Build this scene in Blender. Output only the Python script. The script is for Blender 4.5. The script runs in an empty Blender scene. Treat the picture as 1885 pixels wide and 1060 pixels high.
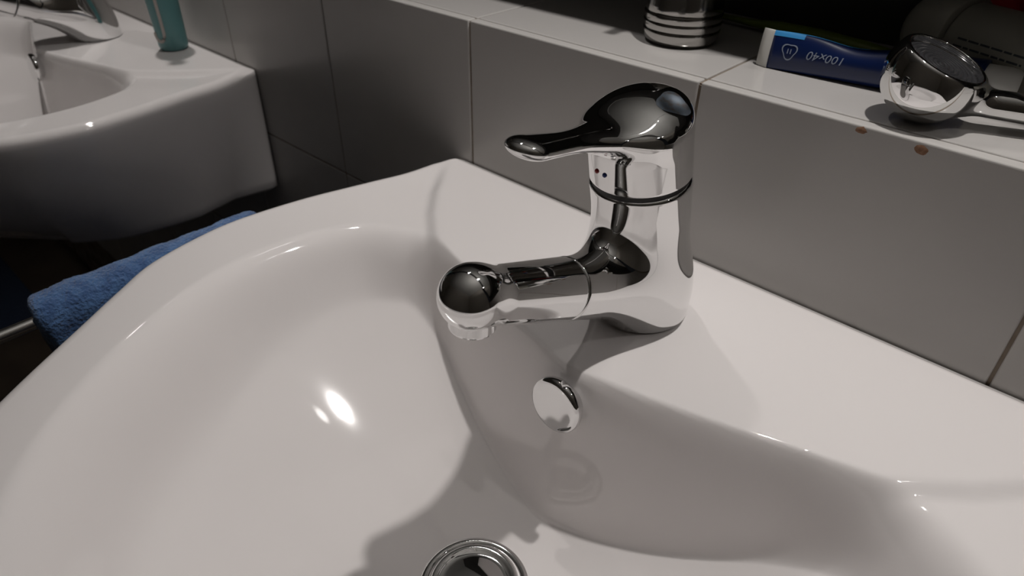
import bpy, bmesh, math, random
import numpy as np
from mathutils import Vector, Matrix

random.seed(7)
rng = np.random.default_rng(7)
SC = bpy.context.scene
COL = SC.collection

# ------------------------------------------------------------------ camera, world, lights, exposure
# world frame: x along the tiled wall, y into it (wall face at y = 0), z up, basin rim at z = 0 (metres)
FPX = 1259.42
CAM = Vector((0.164798, -0.3781548, 0.2516))
RX = Vector((0.73302707, 0.6801124, 0.01088243))
RY = Vector((0.40184759, -0.42009317, -0.81365855))
RZ = Vector((-0.54880764, 0.60080682, -0.5812412))
cd = bpy.data.cameras.new('camera')
cd.sensor_width = 36.0
cd.lens = FPX * 36.0 / 1885.0
cd.clip_start = 0.01
cd.dof.use_dof = True
cd.dof.focus_distance = 0.36
cd.dof.aperture_fstop = 13.0
cam = bpy.data.objects.new('camera', cd)
COL.objects.link(cam)
m3 = Matrix((RX, -RY, -RZ)).transposed()
cam.matrix_world = Matrix.Translation(CAM) @ m3.to_4x4()
SC.camera = cam

w = bpy.data.worlds.new('world')
w.use_nodes = True
w.node_tree.nodes['Background'].inputs[0].default_value = (0.9, 0.92, 1.0, 1)
w.node_tree.nodes['Background'].inputs[1].default_value = 0.004
SC.world = w

# the row of small spots above the mirror cabinet
LAMPS = [(-0.82, 0.012, 0.80, 10.5), (-0.36, 0.012, 0.80, 3.6), (0.10, 0.012, 0.80, 13.2), (0.56, 0.012, 0.80, 4.2)]
for (lx, ly, lz, pw) in LAMPS:
    ld = bpy.data.lights.new('vanity_spot', 'SPOT')
    ld.energy = pw
    ld.color = (1.0, 0.955, 0.925)
    ld.spot_size = math.radians(84)
    ld.spot_blend = 0.65
    ld.shadow_soft_size = 0.011
    lo = bpy.data.objects.new('vanity_spot', ld)
    lo.location = (lx, ly, lz)
    lo.rotation_euler = (0, 0, 0)
    COL.objects.link(lo)
# added fill with no fixture: brightens the ceiling that the chrome reflects
gd = bpy.data.lights.new('ceiling_fill', 'SPOT')
gd.energy = 9.0
gd.spot_size = math.radians(172)
gd.spot_blend = 0.4
gd.color = (1.0, 0.955, 0.925)
gd.shadow_soft_size = 0.03
go = bpy.data.objects.new('ceiling_fill', gd)
go.location = (0.10, 0.012, 0.84)
go.rotation_euler = (math.pi, 0, 0)
COL.objects.link(go)

SC.view_settings.view_transform = 'Standard'
SC.view_settings.look = 'None'
SC.view_settings.gamma = 1.0
SC.view_settings.use_curve_mapping = False
SC.view_settings.exposure = 0.0
SC.cycles.caustics_reflective = True
SC.cycles.max_bounces = 14
SC.cycles.glossy_bounces = 8
SC.cycles.use_denoising = True


# ------------------------------------------------------------------ materials
def mat(name, col, rough=0.5, metal=0.0, coat=0.0, spec=0.5, bump=None, mottle=None, trans=0.0, sheen=0.0):
    m = bpy.data.materials.new(name)
    m.use_nodes = True
    nt = m.node_tree
    b = nt.nodes['Principled BSDF']
    b.inputs['Base Color'].default_value = (*col, 1)
    b.inputs['Roughness'].default_value = rough
    b.inputs['Metallic'].default_value = metal
    b.inputs['Coat Weight'].default_value = coat
    b.inputs['Coat Roughness'].default_value = 0.03
    b.inputs['Specular IOR Level'].default_value = spec
    b.inputs['Transmission Weight'].default_value = trans
    b.inputs['Sheen Weight'].default_value = sheen
    if bump or mottle:
        tc = nt.nodes.new('ShaderNodeTexCoord')
    if bump:
        sc_, st, dist = bump
        n = nt.nodes.new('ShaderNodeTexNoise')
        n.inputs['Scale'].default_value = sc_
        n.inputs['Detail'].default_value = 5
        bp = nt.nodes.new('ShaderNodeBump')
        bp.inputs['Strength'].default_value = st
        bp.inputs['Distance'].default_value = dist
        nt.links.new(tc.outputs['Object'], n.inputs['Vector'])
        nt.links.new(n.outputs['Fac'], bp.inputs['Height'])
        nt.links.new(bp.outputs['Normal'], b.inputs['Normal'])
    if mottle:
        sc_, c2, lo_, hi_ = mottle
        n = nt.nodes.new('ShaderNodeTexNoise')
        n.inputs['Scale'].default_value = sc_
        n.inputs['Detail'].default_value = 4
        r = nt.nodes.new('ShaderNodeMapRange')
        r.inputs['From Min'].default_value = lo_
        r.inputs['From Max'].default_value = hi_
        mx = nt.nodes.new('ShaderNodeMix')
        mx.data_type = 'RGBA'
        mx.inputs['A'].default_value = (*col, 1)
        mx.inputs['B'].default_value = (*c2, 1)
        nt.links.new(tc.outputs['Object'], n.inputs['Vector'])
        nt.links.new(n.outputs['Fac'], r.inputs['Value'])
        nt.links.new(r.outputs['Result'], mx.inputs['Factor'])
        nt.links.new(mx.outputs['Result'], b.inputs['Base Color'])
    return m


PORCELAIN = mat('porcelain', (0.75, 0.72, 0.71), 0.045, coat=0.2)
CHROME = mat('chrome', (0.80, 0.80, 0.80), 0.035, metal=1.0)
CHROME_WORN = mat('chrome_limescale', (0.15, 0.175, 0.205), 0.3, metal=1.0, mottle=(260, (0.13, 0.105, 0.085), 0.5, 0.72))
STEEL = mat('brushed_steel', (0.44, 0.43, 0.415), 0.15, metal=1.0, bump=(180, 0.04, 0.001))
SEALANT = mat('stained_sealant', (0.24, 0.17, 0.10), 0.6)
RUBBER = mat('black_seal', (0.012, 0.012, 0.012), 0.5)
TILE = mat('tile_glaze', (0.50, 0.485, 0.465), 0.26, spec=0.35, coat=0.0, bump=(14, 0.05, 0.004), mottle=(5, (0.47, 0.455, 0.44), 0.4, 0.6))
LEDGE_TILE = mat('ledge_tile_glaze', (0.46, 0.445, 0.43), 0.14, coat=0.1, bump=(14, 0.04, 0.004))
GROUT = mat('grout', (0.23, 0.19, 0.15), 0.9, mottle=(30, (0.13, 0.09, 0.06), 0.45, 0.65))
CHIP = mat('bare_tile_body', (0.20, 0.10, 0.055), 0.85, mottle=(400, (0.27, 0.15, 0.09), 0.4, 0.6))
DARKWALL = mat('dark_wall_paint', (0.025, 0.023, 0.02), 0.6)
ROOMWALL = mat('room_wall_paint', (0.42, 0.385, 0.34), 0.7)
CEIL = mat('ceiling_paint', (0.62, 0.61, 0.58), 0.8)
FLOOR = mat('floor_tile', (0.06, 0.045, 0.033), 0.45, mottle=(9, (0.045, 0.034, 0.026), 0.4, 0.6))
CABINET = mat('cabinet_board', (0.05, 0.048, 0.045), 0.5)
MIRROR = mat('mirror_glass', (0.85, 0.86, 0.86), 0.01, metal=1.0)
TEAL = mat('teal_plastic', (0.115, 0.275, 0.28), 0.35)
PALE = mat('pale_rubber', (0.46, 0.42, 0.39), 0.5)
TUBE_BLUE = mat('tube_blue', (0.003, 0.013, 0.075), 0.3, coat=0.2)
TUBE_LIT = mat('tube_blue_lit', (0.05, 0.30, 0.66), 0.3, coat=0.2)
TUBE_WHITE = mat('tube_white', (0.62, 0.61, 0.58), 0.35)
PRINT_GREY = mat('print_grey_blue', (0.26, 0.30, 0.38), 0.5)
PRINT_DARK = mat('print_dark', (0.035, 0.04, 0.05), 0.5)
CREAM = mat('cream_plastic', (0.27, 0.26, 0.225), 0.42)
LIME = mat('lime_plastic', (0.12, 0.16, 0.015), 0.35)
RED = mat('red_plastic', (0.50, 0.02, 0.03), 0.4)
BOXCOL = mat('dark_carton', (0.06, 0.065, 0.06), 0.45)
ORANGE = mat('print_orange', (0.5, 0.13, 0.03), 0.5)
BLUEP = mat('print_blue', (0.03, 0.10, 0.35), 0.5)
TEALP = mat('print_teal', (0.04, 0.26, 0.22), 0.5)
HOT = mat('hot_mark_red', (0.30, 0.01, 0.01), 0.35)
COLD = mat('cold_mark_blue', (0.01, 0.03, 0.16), 0.35)
TOWEL = mat('blue_terry', (0.072, 0.165, 0.36), 0.95, sheen=0.3, bump=(420, 0.9, 0.004), mottle=(95, (0.042, 0.105, 0.26), 0.42, 0.62))
MAT_NAVY = mat('navy_pile', (0.012, 0.022, 0.05), 0.95, bump=(200, 0.8, 0.006))
NOZZLE = mat('dark_face_plate', (0.03, 0.03, 0.032), 0.18)


# ------------------------------------------------------------------ helpers
def link(name, me, material, parent=None, smooth=True):
    if material is not None and not me.materials:
        me.materials.append(material)
    if smooth:
        me.polygons.foreach_set('use_smooth', [True] * len(me.polygons))
    o = bpy.data.objects.new(name, me)
    COL.objects.link(o)
    if parent is not None:
        o.parent = parent
    return o


def empty(name, loc, label, cat, group=None, rot=(0, 0, 0)):
    o = bpy.data.objects.new(name, None)
    o.empty_display_size = 0.02
    o.location = loc
    o.rotation_euler = rot
    COL.objects.link(o)
    o['label'] = label
    o['category'] = cat
    if group:
        o['group'] = group
    return o


def tag(o, label, cat, group=None):
    o['label'] = label
    o['category'] = cat
    if group:
        o['group'] = group
    return o


def struct(o):
    o['kind'] = 'structure'
    return o


def pymesh(name, verts, faces):
    me = bpy.data.meshes.new(name)
    me.from_pydata([tuple(v) for v in verts], [], [tuple(int(i) for i in f) for f in faces])
    me.update()
    return me


def box_mesh(name, lo, hi, bevel=0.0, seg=1):
    bm = bmesh.new()
    bmesh.ops.create_cube(bm, size=1.0)
    for v in bm.verts:
        v.co = Vector([lo[i] + (v.co[i] + 0.5) * (hi[i] - lo[i]) for i in range(3)])
    if bevel > 0:
        bmesh.ops.bevel(bm, geom=bm.edges[:], offset=bevel, segments=seg, affect='EDGES', profile=0.5)
    me = bpy.data.meshes.new(name)
    bm.to_mesh(me)
    bm.free()
    return me


def frame_from(axis, up=(0, 0, 1)):
    a = Vector(axis).normalized()
    u = Vector(up)
    s = u.cross(a)
    if s.length < 1e-5:
        s = Vector((1, 0, 0))
    s.normalize()
    t = a.cross(s)
    return s, t, a


def lathe_mesh(name, prof, n=64, origin=(0, 0, 0), axis=(0, 0, 1)):
    """prof: list of (radius, height) along axis"""
    s, t, a = frame_from(axis, (0, 1, 0) if abs(Vector(axis).normalized().z) > 0.9 else (0, 0, 1))
    O = Vector(origin)
    V, F = [], []
    rings = []
    for (r, h) in prof:
        if r < 1e-6:
            rings.append([len(V)])
            V.append(O + a * h)
        else:
            ids = []
            for k in range(n):
                p = 2 * math.pi * k / n
                ids.append(len(V))
                V.append(O + a * h + (s * math.cos(p) + t * math.sin(p)) * r)
            rings.append(ids)
    for A, B in zip(rings[:-1], rings[1:]):
        for k in range(n):
            k2 = (k + 1) % n
            if len(A) == 1 and len(B) == 1:
                continue
            if len(A) == 1:
                F.append((A[0], B[k], B[k2]))
            elif len(B) == 1:
                F.append((A[k], B[0], A[k2]))
            else:
                F.append((A[k], B[k], B[k2], A[k2]))
    me = pymesh(name, V, F)
    bm = bmesh.new()
    bm.from_mesh(me)
    bmesh.ops.recalc_face_normals(bm, faces=bm.faces[:])
    bm.to_mesh(me)
    bm.free()
    return me


def sharp(me, ang=35):
    """mark edges sharper than ang so that smooth shading keeps the rim crisp"""
    bm = bmesh.new()
    bm.from_mesh(me)
    for e in bm.edges:
        if len(e.link_faces) == 2 and e.calc_face_angle(0) > math.radians(ang):
            e.smooth = False
    bm.to_mesh(me)
    bm.free()
    return me


def tube_mesh(name, pts, rads, n=20, caps=True, squash=None):
    pts = [Vector(p) for p in pts]
    V, F = [], []
    for i, p in enumerate(pts):
        d = (pts[min(i + 1, len(pts) - 1)] - pts[max(i - 1, 0)])
        s, t, a = frame_from(d, (0, 0, 1) if abs(d.normalized().z) < 0.95 else (0, 1, 0))
        r = rads[i] if hasattr(rads, '__len__') else rads
        for k in range(n):
            q = 2 * math.pi * k / n
            V.append(p + s * (math.cos(q) * r) + t * (math.sin(q) * r * (squash or 1)))
    for i in range(len(pts) - 1):
        for k in range(n):
            k2 = (k + 1) % n
            F.append((i * n + k, i * n + k2, (i + 1) * n + k2, (i + 1) * n + k))
    if caps:
        F.append(tuple(reversed(range(n))))
        F.append(tuple((len(pts) - 1) * n + k for k in range(n)))
    return pymesh(name, V, F)


# ---- signed distance modelling: a smooth implicit surface turned into a mesh (surface nets + projection)
def smin(a, b, k):
    h = np.maximum(k - np.abs(a - b), 0.0) / k
    return np.minimum(a, b) - h * h * k * 0.25


def smax(a, b, k):
    return -smin(-a, -b, k)


def sd_round_cone(P, a, b, r1, r2):
    a = np.array(a, float)
    b = np.array(b, float)
    ba = b - a
    l2 = ba @ ba
    rr = r1 - r2
    a2 = l2 - rr * rr
    il2 = 1.0 / l2
    pa = P - a
    y = pa @ ba
    z = y - l2
    x2 = np.sum((pa * l2 - y[..., None] * ba) ** 2, axis=-1)
    y2 = y * y * l2
    z2 = z * z * l2
    k = np.sign(rr) * rr * rr * x2
    c1 = np.sign(z) * a2 * z2 > k
    c2 = np.sign(y) * a2 * y2 < k
    d1 = np.sqrt(x2 + z2) * il2 - r2
    d2 = np.sqrt(x2 + y2) * il2 - r1
    d3 = (np.sqrt(x2 * a2 * il2) + y * rr) * il2 - r1
    return np.where(c1, d1, np.where(c2, d2, d3))


def sd_ellipsoid(P, c, r):
    q = (P - np.array(c)) / np.array(r)
    k0 = np.sqrt(np.sum(q * q, -1))
    k1 = np.sqrt(np.sum((q / np.array(r)) ** 2, -1)) + 1e-9
    return k0 * (k0 - 1.0) / k1


def sdf_mesh(name, f, lo, hi, h):
    lo = np.array(lo, float)
    hi = np.array(hi, float)
    n = np.ceil((hi - lo) / h).astype(int) + 1
    ax = [lo[i] + h * np.arange(n[i]) for i in range(3)]
    V = np.empty(n, np.float32)
    yy, zz = np.meshgrid(ax[1], ax[2], indexing='ij')
    for i0 in range(0, n[0], 16):
        xs = ax[0][i0:i0 + 16]
        P = np.empty((len(xs), n[1], n[2], 3))
        P[..., 0] = xs[:, None, None]
        P[..., 1] = yy
        P[..., 2] = zz
        V[i0:i0 + 16] = f(P)
    S = V < 0
    cs = n - 1
    cnt = np.zeros(cs, np.int8)
    corners = [(i, j, k) for i in (0, 1) for j in (0, 1) for k in (0, 1)]
    for (i, j, k) in corners:
        cnt += S[i:i + cs[0], j:j + cs[1], k:k + cs[2]]
    act = (cnt > 0) & (cnt < 8)
    idx = np.full(cs, -1, np.int64)
    C = np.argwhere(act)
    idx[act] = np.arange(len(C))
    acc = np.zeros((len(C), 3))
    num = np.zeros(len(C))
    for a in corners:
        for d in range(3):
            if a[d] == 1:
                continue
            b = list(a)
            b[d] = 1
            va = V[C[:, 0] + a[0], C[:, 1] + a[1], C[:, 2] + a[2]]
            vb = V[C[:, 0] + b[0], C[:, 1] + b[1], C[:, 2] + b[2]]
            x = (va < 0) != (vb < 0)
            t = np.where(x, va / np.where(x, va - vb, 1), 0)
            p = np.tile(np.array(a, float), (len(C), 1))
            p[:, d] += t
            acc[x] += p[x]
            num[x] += 1
    verts = lo + (C + acc / num[:, None]) * h

    def grad(P):
        e = h * 0.25
        g = np.empty_like(P)
        for d in range(3):
            dv = np.zeros(3)
            dv[d] = e
            g[:, d] = (f(P + dv) - f(P - dv)) / (2 * e)
        return g
    for _ in range(4):
        g = grad(verts)
        v = f(verts)
        st = (v / np.maximum(np.sum(g * g, -1), 0.05))[:, None] * g
        L = np.linalg.norm(st, axis=1, keepdims=True)
        st *= np.minimum(1, 0.5 * h / np.maximum(L, 1e-12))
        verts = verts - st
    faces = []
    for d in range(3):
        u, w_ = (d + 1) % 3, (d + 2) % 3
        sl = [slice(None)] * 3
        sa, sb = list(sl), list(sl)
        sa[d] = slice(0, -1)
        sb[d] = slice(1, None)
        ch = S[tuple(sa)] != S[tuple(sb)]
        E = np.argwhere(ch)
        E = E[(E[:, u] > 0) & (E[:, w_] > 0) & (E[:, u] < cs[u]) & (E[:, w_] < cs[w_])]
        if not len(E):
            continue
        ins = S[E[:, 0], E[:, 1], E[:, 2]]
        q = []
        for (du, dw) in ((-1, -1), (0, -1), (0, 0), (-1, 0)):
            c = E.copy()
            c[:, u] += du
            c[:, w_] += dw
            q.append(idx[c[:, 0], c[:, 1], c[:, 2]])
        q = np.stack(q, 1)
        q[~ins] = q[~ins][:, ::-1]
        faces.append(q)
    F = np.concatenate(faces)
    F = F[(F >= 0).all(1)]
    me = bpy.data.meshes.new(name)
    me.vertices.add(len(verts))
    me.vertices.foreach_set('co', verts.astype(np.float32).ravel())
    me.loops.add(len(F) * 4)
    me.loops.foreach_set('vertex_index', F.astype(np.int32).ravel())
    me.polygons.add(len(F))
    me.polygons.foreach_set('loop_start', np.arange(0, len(F) * 4, 4, dtype=np.int32))
    me.polygons.foreach_set('loop_total', np.full(len(F), 4, dtype=np.int32))
    me.update(calc_edges=True)
    me.validate()
    me.polygons.foreach_set('use_smooth', [True] * len(me.polygons))
    g = grad(verts)
    g /= np.maximum(np.linalg.norm(g, axis=1, keepdims=True), 1e-9)
    if len(me.vertices) == len(g):
        me.normals_split_custom_set_from_vertices([tuple(x) for x in g])
    return me


def copy_tree(o, parent=None):
    c = o.copy()
    COL.objects.link(c)
    c.parent = parent
    if parent is not None:
        c.matrix_parent_inverse = o.matrix_parent_inverse.copy()
    for ch in list(o.children):
        copy_tree(ch, c)
    return c


# ------------------------------------------------------------------ the room shell
FLOOR_Z = -0.85
ZL = 0.1137           # top of the tiled ledge
LEDGE_D = 0.165
X0, X1, YF, ZC = -2.6, 1.15, -1.75, 1.55


def slab(name, lo, hi, m):
    return struct(link(name, box_mesh(name, lo, hi), m, smooth=False))


slab('floor', (X0 - .1, YF - .1, FLOOR_Z - .1), (X1 + .1, .3, FLOOR_Z), FLOOR)
slab('ceiling', (X0 - .1, YF - .1, ZC), (X1 + .1, .3, ZC + .1), CEIL)
slab('wall_left', (X0 - .1, YF, FLOOR_Z), (X0, .0, ZC), ROOMWALL)
slab('wall_right', (X1, YF, FLOOR_Z), (X1 + .1, .0, ZC), ROOMWALL)
slab('wall_front', (X0 - .1, YF - .1, FLOOR_Z), (X1 + .1, YF, ZC), ROOMWALL)
slab('wall_upper', (X0 - .1, LEDGE_D, ZL - 0.02), (X1 + .1, .3, ZC), DARKWALL)

PITCH = 0.2001
JX = -0.0289          # one vertical joint; the others follow at the pitch
G = 0.0018
ZJ = -0.0830          # the horizontal joint below the ledge
wall = slab('wall_back', (X0 - .1, 0.0011, FLOOR_Z), (X1 + .1, 0.15, ZL - 0.0022), GROUT)
# one tile mesh for the row under the ledge and one for the lower rows
top_tile = box_mesh('tile', (G / 2, 0.0, ZJ + G / 2), (PITCH - G / 2, 0.0085, ZL), 0.0012, 3)
low_tile = box_mesh('tile', (G / 2, 0.0, ZJ - PITCH + G / 2), (PITCH - G / 2, 0.0085, ZJ - G / 2), 0.0012, 3)
tiles = {}
i0 = int(math.ceil((X0 - JX) / PITCH))
i1 = int(math.floor((X1 - JX) / PITCH))
for i in range(i0, i1):
    o = link('tile', top_tile, TILE, wall, smooth=False)
    o.location = (JX + i * PITCH, 0, 0)
    tiles[i] = o
    for r in range(3):
        o = link('tile', low_tile, TILE, wall, smooth=False)
        o.location = (JX + i * PITCH, 0, -r * PITCH)

ledge = slab('trim_1', (X0 - .1, 0.0018, ZL - 0.02), (X1 + .1, LEDGE_D + .01, ZL - 0.0012), GROUT)
ltile = box_mesh('ledge_tile', (G / 2, 0.0100, ZL - 0.008), (PITCH - G / 2, LEDGE_D - 0.001, ZL), 0.0010, 3)
for i in range(i0, i1):
    o = link('ledge_tile', ltile, LEDGE_TILE, ledge, smooth=False)
    o.location = (JX + i * PITCH, 0, 0)


def chip(x, z, rx, rz, seed):
    r = random.Random(seed)
    n = 18
    V = [(x, -0.00035, z)]
    for ring, (s, y) in enumerate(((0.6, -0.0003), (1.0, 0.0002))):
        for k in range(n):
            a = 2 * math.pi * k / n
            j = 1 + r.uniform(-.12, .12)
            V.append((x + math.cos(a) * rx * s * j, y, z + math.sin(a) * rz * s * j))
    F = [(0, 1 + k, 1 + (k + 1) % n) for k in range(n)]
    F += [(1 + k, 1 + n + k, 1 + n + (k + 1) % n, 1 + (k + 1) % n) for k in range(n)]
    me = pymesh('glaze_chip', V, F)
    o = link('glaze_chip', me, CHIP, ledge)
    o['label'] = 'small brown chip in the glaze of the tile edge'
    return o


# where the two chips show on the wall face, just under the ledge edge
chip(0.0680, 0.1110, 0.0037, 0.0021, 1)
chip(0.0985, 0.1095, 0.0040, 0.0030, 2)

# ------------------------------------------------------------------ washbasin
RIM_HALF = [(0, -.1525), (.012, -.1505), (.036, -.1455), (.07, -.1370), (.10, -.1285), (.12, -.1225), (.147, -.1165),
            (.163, -.1165), (.176, -.1215), (.20, -.1415), (.213, -.175), (.2165, -.212), (.2115, -.246), (.199, -.278),
            (.182, -.310), (.153, -.350), (.120, -.379), (.08, -.401), (.04, -.412), (0, -.416)]
OUT_HALF = [(0, 0), (.08, 0), (.16, 0), (.225, 0), (.2415, -.0015), (.2490, -.0095), (.2525, -.024), (.2608, -.060),
            (.2690, -.098), (.2790, -.140), (.2855, -.188), (.2835, -.222), (.2735, -.262), (.2570, -.290), (.2370, -.320),
            (.2040, -.369), (.165, -.418), (.115, -.458), (.06, -.479), (0, -.486)]
YD = -0.2270          # drain centre


def full(half):
    h = np.array(half, float)
    left = h[::-1].copy()
    left[:, 0] *= -1
    return np.concatenate([h, left[1:-1]])


def smooth_closed(P, n, it=0):
    """closed Catmull-Rom through P, resampled to n equal steps"""
    m = len(P)
    out = []
    for i in range(m):
        p0, p1, p2, p3 = P[(i - 1) % m], P[i], P[(i + 1) % m], P[(i + 2) % m]
        for t in np.linspace(0, 1, 24, endpoint=False):
            out.append(0.5 * ((2 * p1) + (-p0 + p2) * t + (2 * p0 - 5 * p1 + 4 * p2 - p3) * t * t
                              + (-p0 + 3 * p1 - 3 * p2 + p3) * t ** 3))
    out = np.array(out)
    out = np.vstack([out, out[:1]])
    L = np.concatenate([[0], np.cumsum(np.linalg.norm(np.diff(out, axis=0), axis=1))])
    s = np.linspace(0, L[-1], n, endpoint=False)
    return np.stack([np.interp(s, L, out[:, 0]), np.interp(s, L, out[:, 1])], 1)


RIM = smooth_closed(full(RIM_HALF), 900)
CREASE = np.array([(.2475, -.008), (.2248, -.040), (.2072, -.063), (.1845, -.0875), (.1655, -.1030), (.150, -.1160), (.138, -.135)])


def seg_dist(P, poly):
    """distance of points (N,2) to a polyline, sign from the side of the nearest segment"""
    best = np.full(len(P), 1e9)
    sign = np.ones(len(P))
    for a, b in zip(poly[:-1], poly[1:]):
        ab = b - a
        t = np.clip(((P - a) @ ab) / (ab @ ab), 0, 1)
        c = a + t[:, None] * ab
        d = np.linalg.norm(P - c, axis=1)
        cr = ab[0] * (P[:, 1] - a[1]) - ab[1] * (P[:, 0] - a[0])
        u = d < best
        best[u] = d[u]
        sign[u] = np.sign(cr[u])
    return best * sign


def sstep(a, b, x):
    t = np.clip((x - a) / (b - a), 0, 1)
    return t * t * (3 - 2 * t)


RIM_C = np.vstack([RIM, RIM[:1]])


def deck_z(P):
    Q = P.copy()
    Q[:, 0] = np.abs(Q[:, 0])
    d = seg_dist(Q, CREASE)                     # positive on the outer, lower lobe
    corner = np.hypot(Q[:, 0] - CREASE[0, 0], Q[:, 1] - CREASE[0, 1])
    depth = 0.0046 * (0.3 + 0.7 * np.exp(-(np.maximum(d, 0) / 0.045) ** 2)) * sstep(0.0, 0.06, corner)
    return -depth * sstep(-0.0050, 0.0060, d)


def basin_z(P):
    dr = seg_dist(P, RIM_C)                       # RIM runs clockwise from the back: sign fixed below
    B = np.array([0.0, YD])
    ang = np.arctan2(P[:, 1] - B[1], P[:, 0] - B[0])
    rimang = np.arctan2(RIM[:, 1] - B[1], RIM[:, 0] - B[0])
    rimr = np.linalg.norm(RIM - B, axis=1)
    o = np.argsort(rimang)
    rr = np.interp(ang, rimang[o], rimr[o], period=2 * math.pi)
    r = np.linalg.norm(P - B, axis=1)
    d = np.abs(dr) * np.where(r > rr, 1.0, -1.0)   # signed: inside negative
    dy = P[:, 1] - YD
    floor = -0.1210 + 1.95 * P[:, 0] ** 2 + np.where(dy > 0, 2.4, 2.5) * dy ** 2
    back = sstep(-0.215, -0.165, P[:, 1]) * (1 - sstep(0.11, 0.185, np.abs(P[:, 0])))
    slope = 2.5 + 4.8 * back                      # steep wall under the tap, easy elsewhere
    wallz = d * slope
    bowl = smax(floor, wallz, 0.018)
    near = 1 - sstep(0.0, 0.12, np.abs(P[:, 0]))
    k = 0.040 - 0.018 * back * (0.4 + 0.6 * near)
    z = smin(deck_z(P), bowl, k)
    # shallow dish round the waste
    z -= 0.004 * np.exp(-(r / 0.042) ** 2)
    return z


def make_basin():
    N = 560
    OUT = smooth_closed(full(OUT_HALF), 4000)
    # keep the back edge on the wall
    OUT[:, 1] = np.minimum(OUT[:, 1], -0.0006)
    L = np.concatenate([[0], np.cumsum(np.linalg.norm(np.diff(np.vstack([OUT, OUT[:1]]), axis=0), axis=1))])
    s = np.linspace(0, L[-1], N, endpoint=False)
    OC = np.vstack([OUT, OUT[:1]])
    O = np.stack([np.interp(s, L, OC[:, 0]), np.interp(s, L, OC[:, 1])], 1)
    T = np.roll(O, -1, 0) - np.roll(O, 1, 0)
    T /= np.linalg.norm(T, axis=1, keepdims=True)
    Nn = np.stack([-T[:, 1], T[:, 0]], 1)          # outline runs clockwise seen from above: this points outwards
    cen = O.mean(0)
    if np.mean(np.sum(Nn * (O - cen), 1)) < 0:
        Nn = -Nn
    B = np.array([0.0, YD])
    ang = np.arctan2(O[:, 1] - B[1], O[:, 0] - B[0])
    rimang = np.arctan2(RIM[:, 1] - B[1], RIM[:, 0] - B[0])
    rimr = np.linalg.norm(RIM - B, axis=1)
    o = np.argsort(rimang)
    rr = np.interp(ang, rimang[o], rimr[o], period=2 * math.pi)
    re = 0.0105
    OI = O - Nn * re
    OI[:, 1] = np.minimum(OI[:, 1], -0.003)
    ro = np.linalg.norm(OI - B, axis=1)
    dirs = (OI - B) / ro[:, None]
    rings = []
    rd = 0.0305
    # inside the bowl: dense near the steep wall and the rim
    us = np.concatenate([np.linspace(0, 0.55, 22, endpoint=False), np.linspace(0.55, 1.0, 44, endpoint=False)])
    for u in us:
        rings.append(rd + (rr - rd) * u)
    for u in np.concatenate([np.linspace(0, 0.3, 20, endpoint=False), np.linspace(0.3, 1.0, 48)]):
        rings.append(rr + (ro - rr) * u)
    V = []
    for r in rings:
        P = B + dirs * r[:, None]
        V.append(np.column_stack([P, basin_z(P)]))
    ze = V[-1][:, 2]
    for ph in np.linspace(0, 90, 7)[1:]:
        a = math.radians(ph)
        P = OI + (O - OI) * math.sin(a)
        drop = 1 - math.cos(a)
        # along the wall the edge is a flat bevel instead of a roll
        flat = 0.5 * math.sin(a) if ph < 85 else 1.0
        onback = np.clip((OI[:, 1] + 0.030) / 0.012, 0, 1)
        V.append(np.column_stack([P, ze - re * (drop * (1 - onback) + flat * onback)]))
    backness = np.clip((O[:, 1] + 0.05) / 0.05, 0, 1)
    frontness = np.clip(-(O[:, 1] + 0.10) / 0.3, 0, 1)
    bottom = -0.150 + 0.01 * frontness
    for t in np.linspace(0, 1, 14)[1:]:
        inset = (0.006 * t + 0.016 * t * t) * (1 - backness) + 0.09 * frontness * t ** 2.2
        P = O - Nn * inset[:, None]
        P[:, 1] = np.minimum(P[:, 1], -0.0006)
        z = (ze - re) + (bottom - (ze - re)) * t
        V.append(np.column_stack([P, z]))
    last = V[-1].copy()
    for k, (sc_, dz) in enumerate(((0.985, -0.004), (0.95, -0.006), (0.6, -0.006), (0.2, -0.006))):
        c = np.array([0, -0.2])
        P = c + (last[:, :2] - c) * sc_
        V.append(np.column_stack([P, last[:, 2] * (1 if k < 2 else 0) + (bottom.mean() if k >= 2 else 0) + dz]))
    nr = len(V)
    V = np.concatenate(V)
    F = []
    for i in range(nr - 1):
        a = i * N + np.arange(N)
        b = i * N + (np.arange(N) + 1) % N
        F.append(np.stack([a, b, b + N, a + N], 1))
    F = np.concatenate(F)
    faces = [tuple(f) for f in F.tolist()]
    faces.append(tuple(range(N)))
    faces.append(tuple(range((nr - 1) * N, nr * N)))
    me = pymesh('basin', V, faces)
    bm = bmesh.new()
    bm.from_mesh(me)
    bmesh.ops.recalc_face_normals(bm, faces=bm.faces[:])
    bm.to_mesh(me)
    bm.free()
    return me


basin_me = make_basin()
DRAIN_Z = float(basin_z(np.array([[0.031, YD]]))[0])


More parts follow.
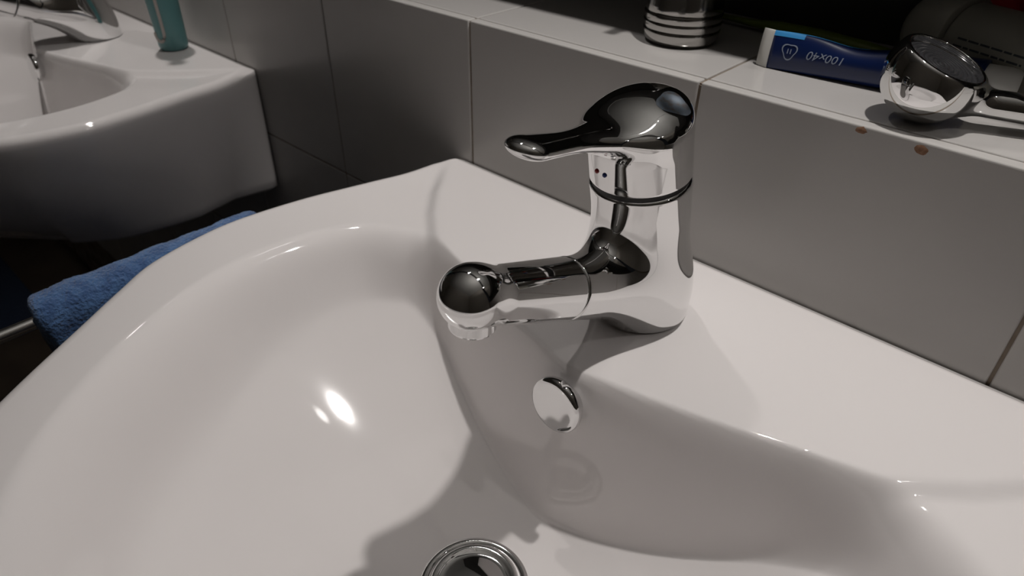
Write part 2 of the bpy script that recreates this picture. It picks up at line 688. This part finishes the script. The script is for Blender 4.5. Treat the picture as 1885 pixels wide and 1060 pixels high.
def make_washbasin():
    t = empty('washbasin', (0, 0, 0), 'white washbasin in the foreground with dark-shadowed bowl under the large chrome tap', 'washbasin',
              'wall-hung white washbasins')
    link('bowl', basin_me, PORCELAIN, t)
    zr = DRAIN_Z - 0.0010
    # waste: outer chrome ring and domed plug
    ring = lathe_mesh('waste_ring', [(0.0265, -0.010), (0.0270, 0.0006), (0.0290, 0.0022), (0.0315, 0.0020), (0.0330, 0.0008),
                                     (0.0335, -0.004), (0.0300, -0.010), (0.0265, -0.010)], 96, (0, YD, zr))
    link('waste_ring', ring, CHROME, t)
    link('waste_seal', lathe_mesh('waste_seal', [(0.0328, -0.004), (0.0328, 0.0004), (0.0340, 0.0009), (0.0346, 0.0002), (0.0348, -0.004), (0.0328, -0.004)], 96, (0, YD, zr)), SEALANT, t)
    plug = lathe_mesh('plug', [(0.0, 0.0042), (0.006, 0.0040), (0.012, 0.0034), (0.0175, 0.0026), (0.0205, 0.0024), (0.0220, 0.0030),
                               (0.0245, 0.0040), (0.0262, 0.0030), (0.0266, 0.0), (0.0260, -0.008), (0.0, -0.008)], 96, (0, YD, zr + 0.0010))
    link('plug', plug, CHROME, t)
    # overflow cover: a chrome disc standing just proud of the steep back wall
    n = Vector((-0.02, -0.985, 0.12)).normalized()
    c = Vector((0.0010, -0.1600, -0.0208))
    cov = lathe_mesh('overflow_cover', [(0.0, 0.0046), (0.010, 0.0046), (0.0140, 0.0043), (0.0158, 0.0036), (0.0166, 0.0022), (0.0168, 0.0),
                                        (0.0162, -0.0016), (0.0120, -0.0024), (0.0118, -0.012), (0.0, -0.012)], 96, c, n)
    link('overflow_cover', cov, CHROME, t)
    return t


basin = make_washbasin()
basin2 = copy_tree(basin)
basin2.location = (-0.826, 0, 0)
basin2['label'] = 'white washbasin at the far left with deep side apron beside teal toothbrush'

# ------------------------------------------------------------------ basin mixer tap (axis leans slightly forward)
LX, LY = -0.012, -0.222
BX0 = -0.0030
BY = -0.0752
Z_SEAM = 0.0945
TILT = np.array((-0.05, -0.12))      # the joint under the handle tips a little forward


def unshear(P):
    Q = P.copy()
    Q[..., 0] -= BX0 + LX * P[..., 2]
    Q[..., 1] -= BY + LY * P[..., 2]
    return Q


def seam_h(P):
    return P[..., 2] - Z_SEAM + TILT[0] * (P[..., 0] - BX0 - LX * Z_SEAM) + TILT[1] * (P[..., 1] - BY - LY * Z_SEAM)


SP_A = np.array((-0.0030, -0.086, 0.0225))
SP_B = np.array((-0.0060, -0.2170, 0.0790))
SP_R1, SP_R2 = 0.0200, 0.0131
_ax = (SP_B - SP_A) / np.linalg.norm(SP_B - SP_A)
RING_S = 0.0755        # distance of the joint ring from SP_A along the spout


def f_column(P):
    Q = unshear(P)
    rad = 0.0250 + 0.0020 * np.clip(Q[..., 2] / Z_SEAM, 0, 1)
    d = np.sqrt(Q[..., 0] ** 2 + Q[..., 1] ** 2) - rad
    return d


def f_spoutcone(P):
    return sd_round_cone(P, SP_A, SP_B, SP_R1, SP_R2)


def f_body(P):
    d = smin(f_column(P), f_spoutcone(P), 0.030)
    s = (P - SP_A) @ _ax
    d = smax(d, seam_h(P) + 0.0012, 0.0024)
    d = smax(d, -P[..., 2] + 0.0004, 0.0016)
    return smax(d, s - (RING_S - 0.0004), 0.0012)


def f_spout(P):
    s = (P - SP_A) @ _ax
    d = f_spoutcone(P)
    tip = sd_ellipsoid(P, SP_B + np.array((0, 0.001, 0.0008)), (0.0134, 0.0134, 0.0128))
    d = smin(d, tip, 0.007)
    return smax(d, (RING_S + 0.0004) - s, 0.0012)


DZ = 0.1225
DOME_C = np.array((BX0 + LX * DZ, BY + LY * DZ, DZ))
YAW = math.radians(3.0)
LEV_D = np.array((-math.sin(YAW), -math.cos(YAW), 0.0))
LEV_S = np.array((math.cos(YAW), -math.sin(YAW), 0.0))


def f_handle(P):
    Q = unshear(P)
    rad = np.sqrt(Q[..., 0] ** 2 + Q[..., 1] ** 2)
    cyl = rad - 0.0272
    R_ = P - DOME_C
    # dome: peak towards the back, long slope down to the lever
    u = R_ @ LEV_D
    v = R_ @ LEV_S
    zt = R_[..., 2]
    zp = np.maximum(zt, 0.0)
    uu = u + 0.72 * zp + LY * zt
    hr = np.sqrt((uu / 0.0285) ** 2 + ((v - LX * zt) / 0.0278) ** 2)
    q = (hr ** 1.95 + (zp / 0.0176) ** 1.95) ** (1 / 1.95)
    dome = (q - 1.0) * 0.0200
    cap = smax(cyl, dome, 0.003)
    # lever: flat paddle, wider and fuller at its end
    a = DOME_C + LEV_D * 0.010 + np.array((0, 0, -0.0005))
    b = DOME_C + LEV_D * 0.0865 + np.array((0, 0, 0.0140))
    la = np.array((a @ LEV_D, a @ LEV_S, a[2]))
    lb = np.array((b @ LEV_D, b @ LEV_S, b[2]))
    t = np.clip((P @ LEV_D - la[0]) / (lb[0] - la[0]), 0, 1.15)
    half = 0.0190 - 0.0105 * sstep(0.0, 0.55, t) + 0.0027 * sstep(0.55, 0.95, t)
    thick = 0.0070 - 0.0024 * sstep(0.1, 0.6, t) + 0.0004 * sstep(0.6, 1.0, t)
    zc = la[2] + (lb[2] - la[2]) * (0.85 * t + 0.15 * t * t)
    du = np.maximum(np.maximum(P @ LEV_D - lb[0], la[0] - P @ LEV_D), 0)
    du = np.maximum(P @ LEV_D - (lb[0] - half * 0.95), 0)
    lev = (np.sqrt(((P @ LEV_S - la[1]) / half) ** 2 + ((P[..., 2] - zc) / thick) ** 2 + (du / (half * 0.95)) ** 2) - 1.0) * thick
    lev = smax(lev, la[0] - P @ LEV_D, 0.002)
    d = smin(cap, lev, 0.007)
    d = smax(d, 0.0012 - seam_h(P), 0.002)
    return d


def _surface(f, c, dr):
    lo_, hi_ = 0.0, 0.06
    for _ in range(50):
        m_ = (lo_ + hi_) / 2
        if f((c + dr * m_)[None])[0] < 0:
            lo_ = m_
        else:
            hi_ = m_
    p = c + dr * hi_
    e = 1e-4
    g = np.array([f((p + e * v)[None])[0] - f((p - e * v)[None])[0] for v in np.eye(3)])
    return p, g / np.linalg.norm(g)


# shallow thumb dimple at the back of the dome
f_handle0 = f_handle
_dd = np.array((0.68, 0.20, 0.70))
DIM_P, DIM_N = _surface(f_handle0, DOME_C, _dd / np.linalg.norm(_dd))
DIM_R, DIM_DEPTH = 0.026, 0.0017
DIM_C = DIM_P + DIM_N * (DIM_R - DIM_DEPTH)


def f_handle(P):
    return smax(f_handle0(P), DIM_R - np.linalg.norm(P - DIM_C, axis=-1), 0.0012)


def make_tap():
    t = empty('basin_tap', (0, BY, 0), 'polished chrome mixer tap with raised lever on the foreground washbasin', 'tap', 'chrome basin mixer taps')
    off = Vector((0, -BY, 0))

    def part(name, me, m, parent):
        if not me.materials:
            me.materials.append(m)
        o = bpy.data.objects.new(name, me)
        COL.objects.link(o)
        o.parent = parent
        if parent is t:
            o.location = off
        return o
    body = part('tap_body', sdf_mesh('tap_body', f_body, (-0.036, -0.170, -0.004), (0.034, -0.040, Z_SEAM + 0.004), 0.00085), CHROME, t)
    # black seals showing in the two joints
    c = Vector((BX0 + LX * Z_SEAM, BY + LY * Z_SEAM, Z_SEAM))
    seal = lathe_mesh('seal', [(0.0, -0.004), (0.0252, -0.004), (0.0252, 0.004), (0.0, 0.004)], 64, c, (TILT[0], TILT[1], 1))
    part('seal', sharp(seal), RUBBER, t)
    rc = SP_A + _ax * RING_S
    seal2 = lathe_mesh('seal', [(0.0, -0.003), (0.0145, -0.003), (0.0145, 0.003), (0.0, 0.003)], 64, rc, _ax)
    part('seal', sharp(seal2), RUBBER, t)
    spout = part('spout', sdf_mesh('spout', f_spout, (-0.026, -0.236, 0.028), (0.020, -0.130, 0.102), 0.0008), CHROME, t)
    # aerator
    ad = Vector((0.02, -0.10, -1)).normalized()
    ac = Vector(SP_B) + Vector((0, 0.0015, 0)) + ad * 0.0075
    aer = lathe_mesh('aerator', [(0.0106, -0.005), (0.0106, 0.0075), (0.0102, 0.0083), (0.0088, 0.0083), (0.0084, 0.0075), (0.0084, 0.004), (0.0, 0.004)],
                     64, ac, ad)
    o = part('aerator', sharp(aer), CHROME, spout)
    handle = part('handle', sdf_mesh('handle', f_handle, (-0.040, -0.216, Z_SEAM - 0.003), (0.030, -0.064, 0.156), 0.0008), CHROME, t)
    # worn limescale patch lying in the dimple: thin skin following the handle surface
    dim = DIM_C
    V = [np.array((0., 0., -1.))]
    n, m_ = 40, 8
    for r in range(1, m_ + 1):
        th = math.radians(18.0) * r / m_
        for k in range(n):
            p = 2 * math.pi * k / n
            wob = 1 + 0.12 * math.sin(3 * p + 1) * r / m_
            V.append(np.array((math.sin(th * wob) * math.cos(p), math.sin(th * wob) * math.sin(p), -math.cos(th * wob))))
    V = np.array(V)
    # aim the patch along the dimple's axis and push it onto the surface
    dirv = -DIM_N
    q = Vector((0, 0, -1)).rotation_difference(Vector(dirv))
    Vw = []
    for v in V:
        d3 = np.array(q @ Vector(v))
        s_ = DIM_R - 0.004
        for _ in range(40):
            g = float(f_handle((dim + d3 * s_)[None])[0])
            if g < 0.00012:
                break
            s_ = min(s_ + max(g, 0.00005) * 0.8, DIM_R + 0.0010)
        Vw.append(dim + d3 * s_)
    F = [(0, 1 + k, 1 + (k + 1) % n) for k in range(n)]
    for r in range(m_ - 1):
        for k in range(n):
            k2 = (k + 1) % n
            F.append((1 + r * n + k, 1 + (r + 1) * n + k, 1 + (r + 1) * n + k2, 1 + r * n + k2))
    pm = pymesh('limescale_patch', Vw, F)
    pm.polygons.foreach_set('use_smooth', [True] * len(pm.polygons))
    o = part('limescale_patch', pm, CHROME_WORN, handle)
    o['label'] = 'dull worn dimple on top of the handle'
    # red and blue temperature dots under the lever
    for nm, az, z, m in (('hot_mark', -17, 0.1035, HOT), ('cold_mark', -5, 0.1035, COLD)):
        a = math.radians(az)
        dv = Vector((math.sin(a), -math.cos(a), 0))
        c = Vector((BX0 + LX * z, BY + LY * z, z)) + dv * 0.0272
        me = lathe_mesh(nm, [(0.0, 0.0005), (0.0009, 0.0004), (0.0012, 0.0), (0.0012, -0.001), (0.0, -0.001)], 20, c, dv)
        me.polygons.foreach_set('use_smooth', [True] * len(me.polygons))
        o = part(nm, me, m, handle)
        o['label'] = 'red hot-water dot' if nm == 'hot_mark' else 'blue cold-water dot'
    return t


tap = make_tap()
tap2 = copy_tree(tap)
tap2.location = (-0.826, BY, 0)
tap2['label'] = 'chrome mixer tap cut off by the frame on the far left washbasin'

# ------------------------------------------------------------------ teal toothbrush on the left basin
tb = empty('electric_toothbrush', (-0.7115, -0.034, 0), 'teal electric toothbrush handle with a pale stripe standing on the left basin', 'toothbrush')
prof = [(0.0, 0.0004), (0.0140, 0.0004), (0.0160, 0.0020), (0.0168, 0.006), (0.0172, 0.03), (0.0182, 0.07), (0.0188, 0.11), (0.0175, 0.15),
        (0.0130, 0.185), (0.0075, 0.20), (0.006, 0.21), (0.0, 0.21)]
link('handle', lathe_mesh('handle', prof, 48), TEAL, tb)
link('brush_head', lathe_mesh('brush_head', [(0, .209), (.0052, .209), (.0040, .24), (.0034, .262), (.0060, .266), (.0066, .272), (.005, .278), (0, .278)], 24), PALE, tb)


def rad_at(z):
    return float(np.interp(z, [p[1] for p in prof[2:9]], [p[0] for p in prof[2:9]]))


# pale J-shaped stripe outlining the grip
path = []
for z in np.linspace(0.15, 0.022, 20):
    path.append((math.radians(-46), z))
for k in range(1, 9):
    p = math.pi * k / 8
    path.append((math.radians(-46) - (1 - math.cos(p)) * 0.42, 0.022 - math.sin(p) * 0.010))
pts = [Vector((math.cos(a) * (rad_at(z) + 0.0001), math.sin(a) * (rad_at(z) + 0.0001), z)) for a, z in path]
link('stripe', tube_mesh('stripe', pts, 0.0019, 10), PALE, tb)['label'] = 'pale curved stripe edging the grip'

# ------------------------------------------------------------------ things on the tiled ledge
# brushed steel bottle
BX, BYY = -0.0855, 0.0690
bt = empty('steel_bottle', (BX, BYY, ZL), 'brushed steel bottle with three grooves standing on the ledge', 'bottle')
pr = [(0.0, 0.0003), (0.0225, 0.0003), (0.0240, 0.0012), (0.0258, 0.0042), (0.0266, 0.0078), (0.0267, 0.0098), (0.0260, 0.0104), (0.0267, 0.0111),
      (0.0270, 0.0140), (0.0270, 0.0152), (0.0263, 0.0158), (0.0270, 0.0165), (0.0270, 0.0194), (0.0269, 0.0206), (0.0261, 0.0212), (0.0266, 0.0222),
      (0.0263, 0.026), (0.0252, 0.034), (0.0236, 0.044), (0.0216, 0.056), (0.0196, 0.068), (0.0176, 0.082), (0.0160, 0.094), (0.0152, 0.100), (0.0, 0.1005)]
link('body', lathe_mesh('body', pr, 96), STEEL, bt)
link('collar', sharp(lathe_mesh('collar', [(0, .099), (.0130, .099), (.0130, .110), (.0118, .112), (0, .112)], 48)), STEEL, bt)
pump = tube_mesh('pump', [(0, 0, .110), (0, 0, .128), (0, -.004, .134), (0, -.012, .137), (0, -.030, .135)], [.004, .004, .0045, .0045, .0035], 16)
link('pump', pump, CHROME, bt)

# blue toothpaste tube, crimped end towards the left
tp = empty('toothpaste_tube', (-0.013, 0.055, ZL), 'blue toothpaste tube with pale crimped end lying on the ledge', 'tube')
TA = Vector((0.0, 0.0, 0.0))


def tube_sec(s):
    """centre, half height, half thickness, lean of the section at s metres from the crimp"""
    t = min(1, s / 0.115)
    e = t ** 0.8
    hh = 0.0112 * (1 - e) + 0.0125 * e
    th = 0.0011 * (1 - e) + 0.0120 * e
    lean = math.radians(6 + 4 * e)
    return hh, th, lean


def tube_pt(s, q, grow=0.0):
    hh, th, lean = tube_sec(s)
    u = math.sin(q) * (hh + grow)
    v = math.cos(q) * (th + grow)
    # lean back: top towards +y
    dy = math.sin(lean) * u - math.cos(lean) * v
    dz = math.cos(lean) * u + math.sin(lean) * v
    low = math.sqrt((math.cos(lean) * hh) ** 2 + (math.sin(lean) * th) ** 2)
    # dented shoulder where the paste has been squeezed out
    dent = 0.004 * math.exp(-((s - 0.05) / 0.02) ** 2) * max(0, math.sin(q))
    yy = s * 0.16 + dy
    return Vector((s, yy, low + 0.0004 + dz - dent))


n = 40
ss = list(np.linspace(0.0, 0.115, 40))
V, F = [], []
for s in ss:
    for k in range(n):
        V.append(tube_pt(s, 2 * math.pi * k / n))
for i in range(len(ss) - 1):
    for k in range(n):
        k2 = (k + 1) % n
        F.append((i * n + k, (i + 1) * n + k, (i + 1) * n + k2, i * n + k2))
F.append(tuple(range(n)))
F.append(tuple((len(ss) - 1) * n + k for k in reversed(range(n))))
me = pymesh('body', V, F)
me.materials.append(TUBE_BLUE)
link('body', me, TUBE_BLUE, tp)
# crimp: flat pale strip at the very end
V, F = [], []
for s, g in ((-0.0075, 0.0001), (0.0004, 0.0004)):
    for k in range(n):
        p = tube_pt(0.0, 2 * math.pi * k / n, g)
        V.append(Vector((s, p.y - s * 0.25, p.z)))
for k in range(n):
    k2 = (k + 1) % n
    F.append((k, n + k, n + k2, k2))
F.append(tuple(range(n)))
F.append(tuple(reversed(range(n, 2 * n))))
link('crimp', pymesh('crimp', V, F), TUBE_WHITE, tp)['label'] = 'pale crimped end of the tube'


def skin_patch(name, s0, s1, q0, q1, m, parent, grow=0.00025, ns=16, nq=8):
    V, F = [], []
    for i in range(ns + 1):
        for j in range(nq + 1):
            V.append(tube_pt(s0 + (s1 - s0) * i / ns, q0 + (q1 - q0) * j / nq, grow))
    for i in range(ns):
        for j in range(nq):
            a = i * (nq + 1) + j
            F.append((a, a + 1, a + nq + 2, a + nq + 1))
    return link(name, pymesh(name, V, F), m, parent)


skin_patch('lit_band', 0.0, 0.019, math.radians(48), math.radians(110), TUBE_LIT, tp)['label'] = 'lamp-lit top of the tube painted light blue along the fold'
skin_patch('lit_band', 0.019, 0.055, math.radians(78), math.radians(112), TUBE_LIT, tp)  # lamplight on the tube's top, painted as patches of lighter blue
link('cap', sharp(lathe_mesh('cap', [(0, 0), (.0105, 0), (.0105, .018), (.0095, .020), (0, .020)], 40, (0.112, 0.018, 0.0130), (1, 0.16, 0))), TUBE_WHITE, tp)


def flat_text(txt, size):
    cu = bpy.data.curves.new('t', 'FONT')
    cu.body = txt
    cu.size = size
    cu.resolution_u = 3
    o = bpy.data.objects.new('t', cu)
    COL.objects.link(o)
    dg = bpy.context.evaluated_depsgraph_get()
    me = bpy.data.meshes.new_from_object(o.evaluated_get(dg))
    bpy.data.objects.remove(o)
    bpy.data.curves.remove(cu)
    v = np.array([x.co[:2] for x in me.vertices])
    f = [list(p.vertices) for p in me.polygons]
    return v, f


def on_tube(v2, s_c, q_c, flip=True):
    """map flat (x, y) metres onto the front of the tube; flip turns it upside down"""
    out = []
    for x, y in v2:
        if flip:
            x, y = -x, -y
        s = s_c + x
        hh, th, lean = tube_sec(s)
        sv = np.clip(math.sin(q_c) + y / hh, -0.98, 0.98)
        out.append(tube_pt(s, math.asin(sv), 0.0003))
    return out


v, f = flat_text('100x40', 0.0075)
v -= (v.max(0) + v.min(0)) / 2
# shear so that the figures lean as printed
v[:, 0] += v[:, 1] * 0.2
o = link('print', pymesh('print', on_tube(v, 0.034, math.radians(2)), f), PRINT_GREY, tp)
o['label'] = 'grey figures printed upside down'
# recycling mark: rounded triangle ring with a small bar pair inside
V, F = [], []


def rtri(k, n_, r):
    a = 2 * math.pi * k / n_
    rr = r * (1 - 0.16 * math.cos(3 * (a - math.pi / 2) + math.pi))
    return (math.cos(a) * rr, math.sin(a) * rr)


N3 = 48
pts2 = [rtri(k, N3, 0.0046) for k in range(N3)] + [rtri(k, N3, 0.0039) for k in range(N3)]
F = [(k, (k + 1) % N3, N3 + (k + 1) % N3, N3 + k) for k in range(N3)]
for sx in (-0.0009, 0.0009):
    b0 = len(pts2)
    pts2 += [(sx - .0003, -.0014), (sx + .0003, -.0014), (sx + .0003, .0014), (sx - .0003, .0014)]
    F.append((b0, b0 + 1, b0 + 2, b0 + 3))
o = link('recycling_mark', pymesh('recycling_mark', on_tube(np.array(pts2), 0.0125, math.radians(4)), F), PRINT_GREY, tp)
o['label'] = 'small recycling mark'

# chrome hand shower lying on the ledge
HR = 0.0243
HS = Vector((0.0862, 0.0275, ZL + HR))
hs = empty('hand_shower', (HS.x, HS.y, ZL), 'round-headed chrome hand shower lying on the ledge at the right', 'shower head')
face_n = np.array((0.36, 0.0, 0.93))
face_n /= np.linalg.norm(face_n)
rel = np.array((0, 0, HR + 0.0002))
FACE_S = 0.0105


def f_head(P):
    R_ = P - rel
    s = R_ @ face_n
    perp = np.sqrt(np.maximum(np.sum(R_ * R_, -1) - s * s, 0))
    d = np.sqrt(s * s + perp * perp) - HR
    hdl = sd_round_cone(P, np.array((0.020, 0.008, 0.0140)), np.array((0.130, 0.052, 0.0098)), 0.0070, 0.0094)
    d = smin(d, hdl, 0.009)
    d = smax(d, s - FACE_S, 0.0020)
    # recess inside the rim for the face plate
    rec = smax(perp - 0.0200, (FACE_S - 0.0045) - s, 0.001)
    return smax(d, -rec, 0.0010)


me = sdf_mesh('head', f_head, (-0.030, -0.030, -0.002), (0.146, 0.068, 0.056), 0.0009)
me.materials.append(CHROME)
o = bpy.data.objects.new('head', me)
COL.objects.link(o)
o.parent = hs
fc = rel + face_n * (FACE_S - 0.0045)
fp = [(0.0, 0.0008)]
for k in range(1, 8):
    r_ = 0.0025 * k
    fp += [(r_ - 0.0009, 0.0008), (r_ - 0.0005, 0.0001), (r_ - 0.0002, 0.0001), (r_ + 0.0002, 0.0008)]
fp += [(0.0199, 0.0006), (0.0199, -0.001), (0.0, -0.001)]
link('face_plate', lathe_mesh('face_plate', fp, 64, fc, face_n), NOZZLE, hs)['label'] = 'dark ridged face of the shower head'

# large cream tube behind the hand shower
ct = empty('cream_tube', (0.078, 0.116, ZL), 'large grey-beige cream tube with printed lines lying behind the hand shower', 'tube')
cdir = Vector((0.90, -0.42, 0.0)).normalized()
ccen = Vector((0, 0, 0.0240))
link('cap', lathe_mesh('cap', [(0, -.034), (.010, -.0335), (.0165, -.031), (.0205, -.0265), (.0228, -.020), (.0236, -.010), (.0237, -.001), (.0228, 0), (0, 0)],
                       72, ccen, cdir), CREAM, ct)['label'] = 'rounded screw cap'
link('body', lathe_mesh('body', [(0, 0.0012), (.0200, .0012), (.0210, .003), (.0212, .03), (.0210, .06), (.0205, .09), (.0200, .115), (0, .115)], 72, ccen, cdir), CREAM, ct)
s_, t_, a_ = frame_from(cdir)


def on_cream(h, ang, r=0.02130):
    return ccen + a_ * h + (s_ * math.cos(ang) + t_ * math.sin(ang)) * r


def cream_bar(h0, h1, a0, a1):
    V, F = [], []
    for i in range(5):
        for j in range(3):
            V.append(on_cream(h0 + (h1 - h0) * i / 4, a0 + (a1 - a0) * j / 2))
    for i in range(4):
        for j in range(2):
            k = i * 3 + j
            F.append((k, k + 1, k + 4, k + 3))
    return V, F


# which side faces the camera
to_cam = (CAM - (Vector((0.078, 0.116, ZL)) + ccen)).normalized()
base_ang = math.atan2(to_cam.dot(t_), to_cam.dot(s_))
r_ = random.Random(3)
Vs, Fs = [], []
for row in range(5):
    h = 0.006 + 0.0012 * row
    ang = base_ang + math.radians(44 - 11 * row) * (1 if t_.z > 0 else -1)
    end = 0.040 + 0.004 * row
    while h < end:
        L = r_.uniform(0.003, 0.007)
        V, F = cream_bar(h, min(h + L, end), ang, ang + 0.05)
        b = len(Vs)
        Vs += V
        Fs += [tuple(i + b for i in f) for f in F]
        h += L + 0.0010
link('print', pymesh('print', Vs, Fs), PRINT_DARK, ct)['label'] = 'rows of small dark print'
Vs, Fs = [], []
for k in range(3):
    V, F = cream_bar(0.058 + 0.006 * k, 0.0605 + 0.006 * k, base_ang - 0.10, base_ang + 0.02)
    b = len(Vs)
    Vs += V
    Fs += [tuple(i + b for i in f) for f in F]
link('print', pymesh('print', Vs, Fs), BLUEP, ct)

# lime toothbrush at the back of the ledge between the bottle and the blue tube
lt = empty('manual_toothbrush', (-0.010, 0.130, ZL), 'lime green toothbrush lying at the dark back of the ledge', 'toothbrush', rot=(0, 0, math.pi))
link('handle', tube_mesh('handle', [(-0.055, .012, .0055), (-.03, .010, .0062), (0, .006, .0066), (.03, .002, .0060), (.055, 0, .0050), (.075, -.001, .0052)],
                         [.0040, .0056, .0058, .0050, .0030, .0024], 16, squash=0.85), LIME, lt)
link('brush_head', tube_mesh('brush_head', [(.074, -.001, .0052), (.080, -.001, .0055), (.096, -.001, .0055), (.101, -.001, .0055)], [.0024, .0055, .0055, .003], 16, squash=0.45), LIME, lt)
link('bristles', box_mesh('bristles', (.080, -.0055, .006), (.099, .0035, .0165), 0.0012), PALE, lt)

# dark printed carton and a red cap at the far right
bx = empty('carton', (0.150, 0.140, ZL), 'dark printed carton standing at the far right back of the ledge', 'box')
link('body', box_mesh('body', (-.032, -.016, 0.0003), (.048, .018, .105), 0.0010), BOXCOL, bx, smooth=False)
for k, (x, z, w_, h_, m) in enumerate(((-.020, .048, .008, .012, TEALP), (-.006, .058, .010, .007, ORANGE), (.006, .042, .007, .013, BLUEP), (.020, .055, .009, .008, RED),
                                      (-.012, .072, .006, .006, ORANGE), (.014, .075, .010, .006, TEALP))):
    V = [(x - w_ / 2, -.01625, z - h_ / 2), (x + w_ / 2, -.01625, z - h_ / 2 + .001), (x + w_ / 2 - .001, -.01625, z + h_ / 2), (x - w_ / 2 + .001, -.01625, z + h_ / 2 - .001)]
    link('print', pymesh('print', V, [(0, 1, 2, 3)]), m, bx, smooth=False)
rc_ = empty('red_bottle', (0.088, 0.147, ZL), 'small dark red bottle standing behind the cream tube', 'bottle')
link('body', lathe_mesh('body', [(0, .0003), (.0125, .0003), (.0138, .002), (.0138, .048), (.012, .053), (.007, .056), (0, .056)], 40), RED, rc_)
link('cap', sharp(lathe_mesh('cap', [(0, .0555), (.0085, .0555), (.0085, .072), (.0075, .074), (0, .074)], 32)), RED, rc_)

# ------------------------------------------------------------------ mirror cabinet over the ledge (shades its back half)
mc = empty('mirror_cabinet', (0, LEDGE_D, 0.33), 'dark mirror cabinet hanging above the tiled ledge', 'cabinet')
link('carcass', box_mesh('carcass', (-1.35, 0.0505 - LEDGE_D, 0), (0.75, -0.0005, 0.46), 0.001), CABINET, mc, smooth=False)
for k in range(3):
    x0 = -1.35 + 0.7 * k
    link('mirror_door', box_mesh('mirror_door', (x0 + .001, 0.0450 - LEDGE_D, 0.0), (x0 + .699, 0.0503 - LEDGE_D, 0.46), 0.0006), MIRROR, mc, smooth=False)

# ------------------------------------------------------------------ towel rail between the basins, with a blue towel
TXR, TZR = -0.335, -0.0515
rail = empty('towel_rail', (TXR, 0, TZR), 'thin chrome towel rail beside the left flank of the foreground washbasin', 'towel rail')
link('bar', tube_mesh('bar', [(0.062, -.135, -.012), (0.02, -.135, -.003), (0.006, -.137, -.0005), (0.001, -.142, 0), (0, -.15, 0), (0, -.25, 0), (0, -.42, 0), (0, -.444, 0), (0.001, -.452, 0), (0.006, -.457, -.0005), (0.02, -.459, -.003)],
                     [.0048] * 11, 20), CHROME, rail)


def make_towel():
    """cloth folded over the rail: outer and inner surface swept along the bar"""
    y0, y1 = -0.322, -0.150
    ny = 90
    nu = 120
    R0 = 0.0062
    TH = 0.013
    L = 0.30

    def sec(u, rr):
        # u along the section from the front hem over the bar to the back hem
        tot = 2 * L + math.pi * rr
        s = u * tot
        if s < L:
            return (rr + 0.004 * math.sin((L - s) * 7), -(L - s))
        if s < L + math.pi * rr:
            a = (s - L) / rr
            return (rr * math.cos(a), rr * math.sin(a))
        s2 = s - L - math.pi * rr
        return (-rr - 0.004 * math.sin(s2 * 6), -s2)
    V = []
    uo = np.concatenate([np.linspace(0, 0.44, 30, endpoint=False), np.linspace(0.44, 0.56, 60, endpoint=False), np.linspace(0.56, 1, 30)])
    for side, rr in ((0, R0 + TH), (1, R0)):
        for iy in range(ny + 1):
            ty = iy / ny
            for u in uo:
                x, z = sec(u, rr)
                edge = 0.006 * math.sin(u * 23) * (1 - ty) * (1 if ty < .05 else 0)
                y = y0 + (y1 - y0) * ty + edge
                if side == 0:
                    e = min(ty, 1 - ty) * (y1 - y0)
                    rnd = TH * 0.45 * (1 - math.sqrt(max(0, 1 - (1 - min(e / (TH * .6), 1)) ** 2)))
                    j = 0.0004 * math.sin(x * 160 + y * 95) + 0.0004 * math.sin(y * 210 + z * 60) + rng.normal(0, 0.00030)
                    l_ = math.hypot(x, max(z, 0)) or 1
                    k = 1 + (j - rnd) / (R0 + TH)
                    x, z = x * k, (z * k if z > 0 else z)
                V.append((x, y, z))
    nu = len(uo)
    F = []
    for side in (0, 1):
        b = side * (ny + 1) * nu
        for i in range(ny):
            for j in range(nu - 1):
                q = (b + i * nu + j, b + i * nu + j + 1, b + (i + 1) * nu + j + 1, b + (i + 1) * nu + j)
                F.append(q if side == 0 else q[::-1])
    b = (ny + 1) * nu
    for j in range(nu - 1):
        F.append((j, b + j, b + j + 1, j + 1))
        F.append((ny * nu + j, ny * nu + j + 1, b + ny * nu + j + 1, b + ny * nu + j))
    for i in range(ny):
        F.append((i * nu, (i + 1) * nu, b + (i + 1) * nu, b + i * nu))
        F.append((i * nu + nu - 1, b + i * nu + nu - 1, b + (i + 1) * nu + nu - 1, (i + 1) * nu + nu - 1))
    me = pymesh('towel', V, F)
    bm = bmesh.new()
    bm.from_mesh(me)
    bmesh.ops.recalc_face_normals(bm, faces=bm.faces[:])
    bm.to_mesh(me)
    bm.free()
    return me


tw = link('towel', make_towel(), TOWEL)
tw.location = (TXR, 0, TZR)
tag(tw, 'blue terry towel hanging over the thin chrome rail', 'towel')

bm_ = link('bath_mat', box_mesh('bath_mat', (-2.5, -0.72, FLOOR_Z + 0.0005), (-1.65, -0.157, FLOOR_Z + 0.016), 0.006, 2), MAT_NAVY)
tag(bm_, 'dark navy bath mat on the dark floor at the left edge', 'bath mat')
